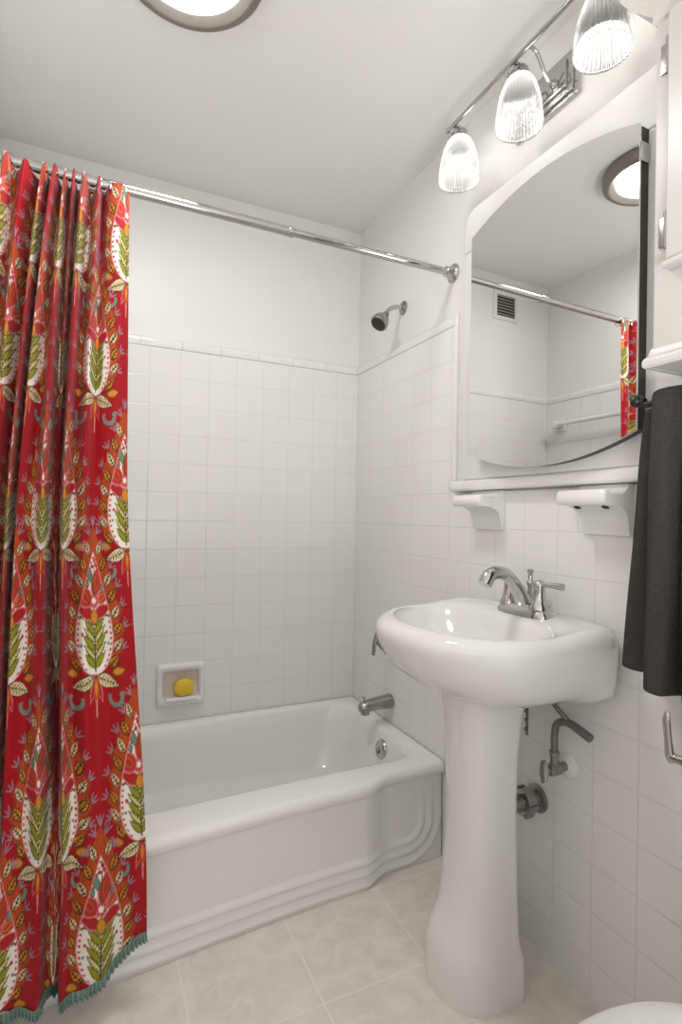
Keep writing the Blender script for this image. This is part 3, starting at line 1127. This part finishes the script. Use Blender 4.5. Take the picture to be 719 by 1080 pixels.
def zbot(s):
    return ZBOT - 0.075 * sstep(0.02, 0.24, s) + 0.004 * np.sin(s * 40)


def build_curtain():
    ns, nz_ = 610, 800
    ZTOP = 1.9115 + 0.014 * sstep(RY - 0.0155, RY - 0.022, curtain_pt(np.linspace(0, 1.34, ns), 0.0)[1])
    s = np.linspace(0, 1.34, ns)
    V = np.empty((nz_, ns, 3))
    fs = np.empty((nz_, ns))
    fz = np.empty((nz_, ns))
    for j in range(nz_):
        zf = j / (nz_ - 1)
        x, y = curtain_pt(s, zf)
        ztop = ZTOP
        zb = zbot(s)
        z = ztop + (zb - ztop) * zf
        V[j, :, 0], V[j, :, 1], V[j, :, 2] = x, y, z
        fs[j] = s
        fz[j] = z
    # thin cloth with a real thickness
    i = np.arange((nz_ - 1) * (ns - 1))
    r, c = i // (ns - 1), i % (ns - 1)
    a = r * ns + c
    Fq = np.stack([a, a + 1, a + ns + 1, a + ns], 1)
    me = bpy.data.meshes.new('fabric')
    vv = V.reshape(-1, 3) - np.array(CUR0)
    me.vertices.add(len(vv))
    me.vertices.foreach_set('co', vv.astype(np.float32).ravel())
    me.loops.add(Fq.size)
    me.loops.foreach_set('vertex_index', Fq.astype(np.int32).ravel())
    me.polygons.add(len(Fq))
    me.polygons.foreach_set('loop_start', np.arange(0, Fq.size, 4, dtype=np.int32))
    me.polygons.foreach_set('use_smooth', np.ones(len(Fq), bool))
    me.update()
    me.validate()
    c3 = print_colours(fs.ravel(), fz.ravel())
    c4 = np.ones((len(c3), 4), np.float32)
    c4[:, :3] = c3
    at = me.color_attributes.new('print', 'FLOAT_COLOR', 'POINT')
    at.data.foreach_set('color', c4.ravel())
    me.materials.append(M['cloth'])
    o = bpy.data.objects.new('fabric', me)
    COL.objects.link(o)
    return o


CUR0 = (-1.15, RY - 0.05, 0.08)
cur = thing('shower_curtain', 'red paisley shower curtain hanging in folds from the chrome rod', 'curtain', CUR0)
fab = build_curtain()
fab.parent = cur
# ruffled fringe along the hem
s = np.linspace(0, 1.34, 900)
x, y = curtain_pt(s, 1.0)
V, F = [], []
for k in range(len(s)):
    zt = zbot(s[k:k + 1])[0]
    rp = 0.0035 * math.sin(s[k] / 0.014 * 2 * PI)
    V += [(x[k], y[k] - 0.003, zt + 0.004), (x[k], y[k] - 0.004 + rp, zt - 0.010), (x[k] + 0.002, y[k] - 0.004 + rp * 1.4, zt - 0.021 - 0.003 * math.sin(s[k] / 0.014 * 2 * PI + 1))]
    if k:
        for r in (0, 1):
            F.append([3 * k - 3 + r, 3 * k + r, 3 * k + r + 1, 3 * k - 2 + r])
fr = link_mesh('hem_fringe', V, F, M['trimgrey'], cur)
fr['label'] = 'grey green ruffled fringe along the hem'

# rings on the rod
ring0 = None
for k, s_ in enumerate((0.025, 0.10, 0.20, 0.315, 0.45, 0.615, 0.765, 0.915, 1.065, 1.215, 1.31)):
    xx, yy = curtain_pt(np.array([s_]), 0.0)
    if ring0 is None:
        g = G().tube([(0.0, 0.017 * math.sin(a), 0.019 * math.cos(a) - 0.004) for a in [2 * PI * i / 24 for i in range(25)]], 0.0016, 8, smooth=0)
        g.lathe([(0.0, -0.006), (0.004, -0.005), (0.006, 0.0), (0.004, 0.005), (0.0, 0.006)], (0, -0.017, -0.014), (0, 0, 1), 12)
        ring0 = g.build('curtain_ring', M['chrome'])
        o = ring0
        tag(o, 'small chrome curtain ring on the shower rod holding the red curtain', 'curtain ring', 'chrome rings carrying the curtain')
    else:
        o = ring0.copy()
        COL.objects.link(o)
    o.location = (float(xx[0]), RY, RZ)

# ------------------------------------------------------------------ ceiling lamp
LX, LY = -0.892, -0.900
cl = thing('ceiling_light', 'round flush ceiling lamp with grey metal ring and glowing diffuser', 'ceiling light', (LX, LY, HC))
G().lathe([(0.158, 0.0), (0.171, -0.004), (0.174, -0.018), (0.171, -0.034), (0.163, -0.042), (0.151, -0.044), (0.147, -0.042), (0.128, -0.032), (0.126, -0.020)], (LX, LY, HC), (0, 0, 1), 72).build('ring', M['nickel'], cl)
G().lathe([(0.1265, -0.022), (0.126, -0.030), (0.11, -0.034), (0.06, -0.038), (0.0, -0.039)], (LX, LY, HC), (0, 0, 1), 64).build('diffuser', M['diffuser'], cl)

# ------------------------------------------------------------------ vanity light
VX, BX, BZ = -0.103, -0.126, 2.270
van = thing('vanity_light', 'chrome three-shade vanity light bar above the arched mirror', 'wall light', (0.008, -1.085, 2.225))
g = G()
g.box((-0.006, -1.190, 2.172), (0.0075, -0.975, 2.292), 0.002)
g.box((-0.014, -1.180, 2.182), (-0.005, -0.985, 2.282), 0.003)
g.box((-0.022, -1.166, 2.196), (-0.013, -0.999, 2.268), 0.003)
g.build('back_plate', M['chrome'], van)
for yy in (-1.130, -1.040):
    g = G().tube([(-0.020, yy, 2.222), (-0.038, yy, 2.226), (-0.058, yy, 2.250), (-0.080, yy, 2.282), (-0.104, yy, 2.290), (BX, yy, BZ + 0.002)], 0.005, 12)
    g.lathe([(0.013, 0.0), (0.012, 0.006), (0.007, 0.012), (0.006, 0.02)], (-0.021, yy, 2.222), (-1, 0, 0), 20)
    g.build('arm', M['chrome'], van)
g = G().tube([(BX, -1.372, BZ), (BX, -0.826, BZ)], 0.0062, 16, smooth=0)
for yy in (-1.372, -0.826):
    g.lathe([(0.0, -0.010), (0.006, -0.008), (0.009, 0.0), (0.006, 0.008), (0.0, 0.010)], (BX, yy, BZ), (0, 1, 0), 16)
g.build('bar', M['chrome'], van)
for yy in (-0.850, -1.095, -1.340):
    zt = 2.262
    g = G().lathe([(0.0, 0.004), (0.012, 0.003), (0.020, -0.003), (0.021, -0.008), (0.024, -0.010), (0.025, -0.018), (0.027, -0.020), (0.028, -0.028), (0.0, -0.029)], (VX, yy, zt), (0, 0, 1), 28)
    g.tube([(VX, yy, zt), (VX - 0.006, yy, zt + 0.008), (BX, yy, BZ)], 0.006, 10)
    g.build('holder', M['chrome'], van)
    prof = [(0.022, -0.024), (0.030, -0.030), (0.038, -0.042), (0.045, -0.060), (0.051, -0.082), (0.0555, -0.108), (0.058, -0.132), (0.058, -0.146), (0.0565, -0.152), (0.0545, -0.152), (0.054, -0.146)]
    inner = [(max(r - 0.004, 0.004), h) for r, h in prof[:-3]][::-1]
    sg_ = G().lathe(prof + inner, (VX, yy, zt), (0, 0, 1), 240, ribs=40, rib=0.0012).build('shade', M['glass'], van, sharp=180)
    b = G().lathe([(0.0, -0.098), (0.010, -0.096), (0.0175, -0.089), (0.0205, -0.079), (0.019, -0.068), (0.015, -0.056), (0.013, -0.044), (0.012, -0.029), (0.0, -0.029)], (VX, yy, zt), (0, 0, 1), 24).build('bulb', M['bulb'], van)

# ------------------------------------------------------------------ wall cabinet at the right
wc = thing('wall_cabinet', 'pale painted wall cabinet with crown moulding above the dark towel', 'cabinet', (-0.09, -1.78, 1.40))
CY0, CY1, CD = -2.06, -1.508, -0.17
g = G().box((CD, CY0, 1.405), (0.007, CY1, 2.035), 0.002)
g.build('body', M['wood_white'], wc)
crown = [(0.0, 2.000), (0.005, 2.004), (0.005, 2.018), (0.012, 2.024), (0.026, 2.036), (0.040, 2.056), (0.046, 2.074), (0.055, 2.078), (0.055, 2.100), (0.0, 2.100)]


def moulding(prof, g):
    # runs along the front (-x side) and the two ends, mitred
    rings = []
    for px, py in ((0.007, 1), (CD, 1), (CD, -1), (0.007, -1)):
        ring = []
        for d, z in prof:
            x = px if px > 0 else CD - d
            y = (CY1 + d) if py > 0 else (CY0 - d)
            ring.append(Vector((x, y, z)))
        rings.append(ring)
    return g.loft(rings)


moulding(crown, G()).build('crown_moulding', M['wood_white'], wc, sharp=30)
base = [(0.0, 1.424), (0.003, 1.420), (0.005, 1.410), (0.010, 1.405), (0.012, 1.400), (0.012, 1.392), (0.009, 1.388), (0.0, 1.388)]
g = moulding(base, G())
g.box((CD, CY0, 1.389), (0.007, CY1, 1.4045))
g.build('base_moulding', M['wood_white'], wc, sharp=30)
# door: frame and raised field
g = G()
y0, y1, z0, z1 = CY0 + 0.02, CY1 - 0.033, 1.556, 1.992
g.box((CD - 0.019, y0, z0), (CD - 0.0005, y1, z1), 0.003)
door = g.build('door', M['wood_white'], wc)
g = G()
rings = []
for ins, x in ((0.060, CD - 0.019), (0.066, CD - 0.022), (0.074, CD - 0.022), (0.080, CD - 0.0195), (0.110, CD - 0.023)):
    rings.append([Vector((x, yy, zz)) for yy, zz in ((y0 + ins, z0 + ins), (y1 - ins, z0 + ins), (y1 - ins, z1 - ins), (y0 + ins, z1 - ins))])
g.loft(rings, cap0=False)
g.build('raised_panel', M['wood_white'], door, smooth=False)
G().box((CD - 0.026, y0 - 0.004, z0 - 0.006), (CD - 0.001, y1 + 0.004, z0 + 0.004), 0.002).build('door_ledge', M['wood_white'], wc)
for zz in (1.928, 1.622):
    g = G().box((CD - 0.0035, CY1 - 0.027, zz - 0.026), (CD - 0.0005, CY1 - 0.010, zz + 0.026), 0.001)
    g.tube([(CD - 0.006, CY1 - 0.026, zz - 0.032), (CD - 0.006, CY1 - 0.026, zz + 0.032)], 0.0045, 12, smooth=0)
    g.build('hinge', M['dark_chrome'], wc)

# ------------------------------------------------------------------ towel bar and towel
TX, TZ_ = -0.085, 1.345
tb = thing('towel_bar', 'black metal towel bar with ball ends under the wall cabinet', 'towel bar', (0.008, -1.6, TZ_))
G().tube([(TX, -1.432, TZ_), (TX, -1.80, TZ_)], 0.007, 14, smooth=0).build('bar', M['black'], tb)
for yy in (-1.455, -1.785):
    g = G().lathe([(0.030, 0.0), (0.030, 0.004), (0.025, 0.008), (0.012, 0.011), (0.009, 0.016)], (-0.0004, yy, TZ_ + 0.026), (-1, 0, 0), 28)
    g.tube([(-0.012, yy, TZ_ + 0.026), (-0.035, yy, TZ_ + 0.022), (-0.062, yy, TZ_ + 0.006), (TX, yy, TZ_)], 0.007, 12)
    g.build('post', M['black'], tb)
for yy, d in ((-1.430, 1), (-1.80, -1)):
    G().lathe([(0.007, -0.004), (0.009, 0.0), (0.006, 0.004), (0.011, 0.008), (0.013, 0.015), (0.010, 0.022), (0.0, 0.026)], (TX, yy, TZ_ + 0.008), (0, d, 0.2), 18).build('finial', M['black'], tb)


def towel_panel(name, kn, ztop, zb, parent, nz_=60, drape=True):
    """kn: (y_top, x_top, y_bot, x_bot) stations; a sheet with thickness"""
    kn = np.array(kn)
    q = np.linspace(0, len(kn) - 1, (len(kn) - 1) * 10 + 1)
    idx = np.arange(len(kn), dtype=float)
    A = [pchip(idx, kn[:, i], q) for i in range(4)]
    V, F = [], []
    nq = len(q)
    rows = []
    if drape:   # over the bar from behind
        for a in np.linspace(-0.5 * PI, 0.5 * PI, 9)[:-1]:
            rows.append((0.0, a))
    for j in range(nz_ + 1):
        rows.append((j / nz_, None))
    for t, a in rows:
        for i in range(nq):
            k = t ** 0.7
            yy = A[0][i] * (1 - k) + A[2][i] * k
            xx = A[1][i] * (1 - k) + A[3][i] * k
            if a is not None:
                rad = 0.5 * abs(A[1][i] - (TX + 0.02))
                xc = 0.5 * (A[1][i] + TX + 0.02)
                V.append((xc - rad * math.sin(a), yy, ztop + 0.016 * math.cos(a)))
            else:
                V.append((xx + 0.002 * math.sin(t * 9 + i * 0.2), yy + 0.002 * math.sin(t * 7 + i * 0.3), ztop + (zb(i / (nq - 1)) - ztop) * t))
    nr = len(rows)
    for j in range(nr - 1):
        for i in range(nq - 1):
            F.append([j * nq + i, j * nq + i + 1, (j + 1) * nq + i + 1, (j + 1) * nq + i])
    o = link_mesh(name, V, F, M['towel'], parent, sharp=180)
    md = o.modifiers.new('thick', 'SOLIDIFY')
    md.thickness = 0.007
    md.offset = 0
    sb = o.modifiers.new('round', 'SUBSURF')
    sb.levels = sb.render_levels = 1
    return o


tw = thing('hanging_towel', 'charcoal grey terry towel draped over the black towel bar', 'towel', (TX, -1.58, 0.82))
towel_panel('front_fold', [
    (-1.472, -0.106, -1.476, -0.092), (-1.473, -0.116, -1.477, -0.122), (-1.482, -0.122, -1.488, -0.150), (-1.496, -0.124, -1.504, -0.162), (-1.510, -0.119, -1.522, -0.154),
    (-1.522, -0.108, -1.534, -0.112), (-1.536, -0.114, -1.550, -0.140), (-1.560, -0.122, -1.580, -0.162), (-1.600, -0.108, -1.610, -0.118), (-1.640, -0.120, -1.650, -0.150), (-1.71, -0.108, -1.72, -0.126), (-1.765, -0.112, -1.775, -0.13)],
    1.348, lambda f: 0.812 - 0.010 * f, tw)
towel_panel('back_fold', [
    (-1.452, -0.046, -1.408, -0.044), (-1.449, -0.066, -1.402, -0.070), (-1.450, -0.090, -1.410, -0.104), (-1.458, -0.100, -1.432, -0.116), (-1.470, -0.094, -1.462, -0.104),
    (-1.480, -0.080, -1.478, -0.084), (-1.510, -0.066, -1.52, -0.075), (-1.60, -0.066, -1.62, -0.07), (-1.75, -0.066, -1.765, -0.07)],
    1.333, lambda f: 0.828, tw, drape=False)

# ------------------------------------------------------------------ toilet paper holder
tp_ = thing('paper_holder', 'empty chrome toilet paper holder on tiles below the towel', 'toilet paper holder', (0, -1.52, 0.66))
for yy in (-1.476, -1.604):
    g = G().tube([(-0.062, yy + 0.004, 0.752), (-0.064, yy + 0.004, 0.735), (-0.062, yy + 0.002, 0.700), (-0.060, yy, 0.672), (-0.056, yy - 0.004, 0.660)], [0.005, 0.0075, 0.0075, 0.009, 0.010], 16, flat=((1, 0, 0), 0.7))
    g.build('arm', M['chrome'], tp_)
g = G().tube([(-0.057, -1.472, 0.668), (-0.057, -1.606, 0.668)], 0.0085, 16, smooth=0)
g.tube([(-0.057, -1.548, 0.668), (-0.001, -1.548, 0.668)], 0.010, 16, smooth=0)
g.lathe([(0.026, 0.0), (0.025, 0.004), (0.016, 0.010), (0.011, 0.013)], (-0.0003, -1.548, 0.668), (-1, 0, 0), 28)
g.build('mount', M['chrome'], tp_)

# ------------------------------------------------------------------ toilet
TY = -1.785
to = thing('toilet', 'white toilet with closed lid at the lower right, below paper holder', 'toilet', (-0.35, TY, 0))


def oval(z, xf, b, xb, n=72, e=2.2):
    z += 0.013 * float(sstep(0.25, 0.33, z))
    xf -= 0.035 * float(sstep(0.1, 0.33, z))
    xc = 0.45 * xf + 0.55 * xb
    pts = []
    for i in range(n):
        a = 2 * PI * i / n
        c, s_ = math.cos(a), math.sin(a)
        x = xc - (xc - xf) * c ** 1 if c >= 0 else xc + (xb - xc) * abs(c) ** (2 / 3.0)
        y = TY + b * (1 if s_ >= 0 else -1) * abs(s_) ** (2 / e)
        pts.append(Vector((x, y, z)))
    return pts


G().loft([oval(0.0, -0.53, 0.11, -0.20), oval(0.02, -0.53, 0.11, -0.20), oval(0.10, -0.50, 0.10, -0.20), oval(0.20, -0.53, 0.12, -0.20), oval(0.29, -0.60, 0.165, -0.20), oval(0.35, -0.68, 0.182, -0.20), oval(0.365, -0.683, 0.183, -0.20)]).build('bowl', M['china'], to)
G().loft([oval(0.366, -0.69, 0.186, -0.215), oval(0.369, -0.695, 0.190, -0.213), oval(0.379, -0.695, 0.190, -0.213), oval(0.383, -0.69, 0.186, -0.215)]).build('seat', M['china'], to)
G().loft([oval(0.384, -0.692, 0.189, -0.214), oval(0.388, -0.696, 0.192, -0.212), oval(0.395, -0.695, 0.191, -0.212), oval(0.401, -0.685, 0.183, -0.217), oval(0.405, -0.60, 0.150, -0.24), oval(0.406, -0.50, 0.07, -0.32)]).build('lid', M['china'], to)
g = G().box((-0.19, TY - 0.155, 0.36), (-0.006, TY + 0.150, 0.70), 0.02)
tk = g.build('tank', M['china'], to)
G().box((-0.20, TY - 0.163, 0.70), (-0.004, TY + 0.158, 0.735), 0.010).build('tank_lid', M['china'], to)
G().tube([(-0.191, TY + 0.13, 0.64), (-0.205, TY + 0.13, 0.64), (-0.208, TY + 0.06, 0.63)], 0.006, 10).build('flush_lever', M['chrome'], to)

# ------------------------------------------------------------------ things seen in the mirror
vt = thing('air_vent', 'small white louvred air vent high on the back wall, seen in the mirror', 'vent', (-1.05, 0.008, 2.17))
vx0, vx1, vz0, vz1 = -1.145, -0.975, 2.155, 2.305
g = G()
g.loft([rr_ring(vx0, vx1, vz0, vz1, 0.004, 0.0078, 3), rr_ring(vx0, vx1, vz0, vz1, 0.004, 0.003, 3), rr_ring(vx0 + 0.004, vx1 - 0.004, vz0 + 0.004, vz1 - 0.004, 0.004, 0.0, 3),
        rr_ring(vx0 + 0.022, vx1 - 0.022, vz0 + 0.020, vz1 - 0.020, 0.002, 0.0, 3), rr_ring(vx0 + 0.022, vx1 - 0.022, vz0 + 0.020, vz1 - 0.020, 0.002, 0.007, 3)], cap0=False, cap1=False)
g.build('frame', M['vent'], vt, sharp=30)
G().box((vx0 + 0.021, 0.0055, vz0 + 0.019), (vx1 - 0.021, 0.0078, vz1 - 0.019)).build('duct_shade', M['dark'], vt, smooth=False)  # flat dark plate behind the slats, duct shade painted as colour
for k in range(7):
    zc = vz0 + 0.029 + k * 0.0154
    G().add([(vx0 + 0.022, 0.0052, zc + 0.003), (vx1 - 0.022, 0.0052, zc + 0.003), (vx1 - 0.022, -0.001, zc - 0.001), (vx0 + 0.022, -0.001, zc - 0.001),
             (vx0 + 0.022, 0.0052, zc + 0.0045), (vx1 - 0.022, 0.0052, zc + 0.0045), (vx1 - 0.022, -0.001, zc + 0.0005), (vx0 + 0.022, -0.001, zc + 0.0005)],
            [[0, 1, 2, 3], [7, 6, 5, 4], [0, 4, 5, 1], [1, 5, 6, 2], [2, 6, 7, 3], [3, 7, 4, 0]]).build('slat', M['vent'], vt, smooth=False)

gb = thing('grab_bar', 'white ceramic towel bar on the left tub wall, seen in the mirror', 'towel bar', (-WX, -0.32, 1.615))
G().tube([(-WX + 0.05, -0.09, 1.618), (-WX + 0.05, -0.56, 1.618)], 0.011, 14, smooth=0).build('bar', M['ceramic'], gb)
for yy in (-0.105, -0.545):
    g = G().box((-WX - 0.0005, yy - 0.03, 1.585), (-WX + 0.014, yy + 0.03, 1.65), 0.005)
    g.box((-WX + 0.010, yy - 0.018, 1.598), (-WX + 0.068, yy + 0.018, 1.638), 0.008)
    g.build('post', M['ceramic'], gb)
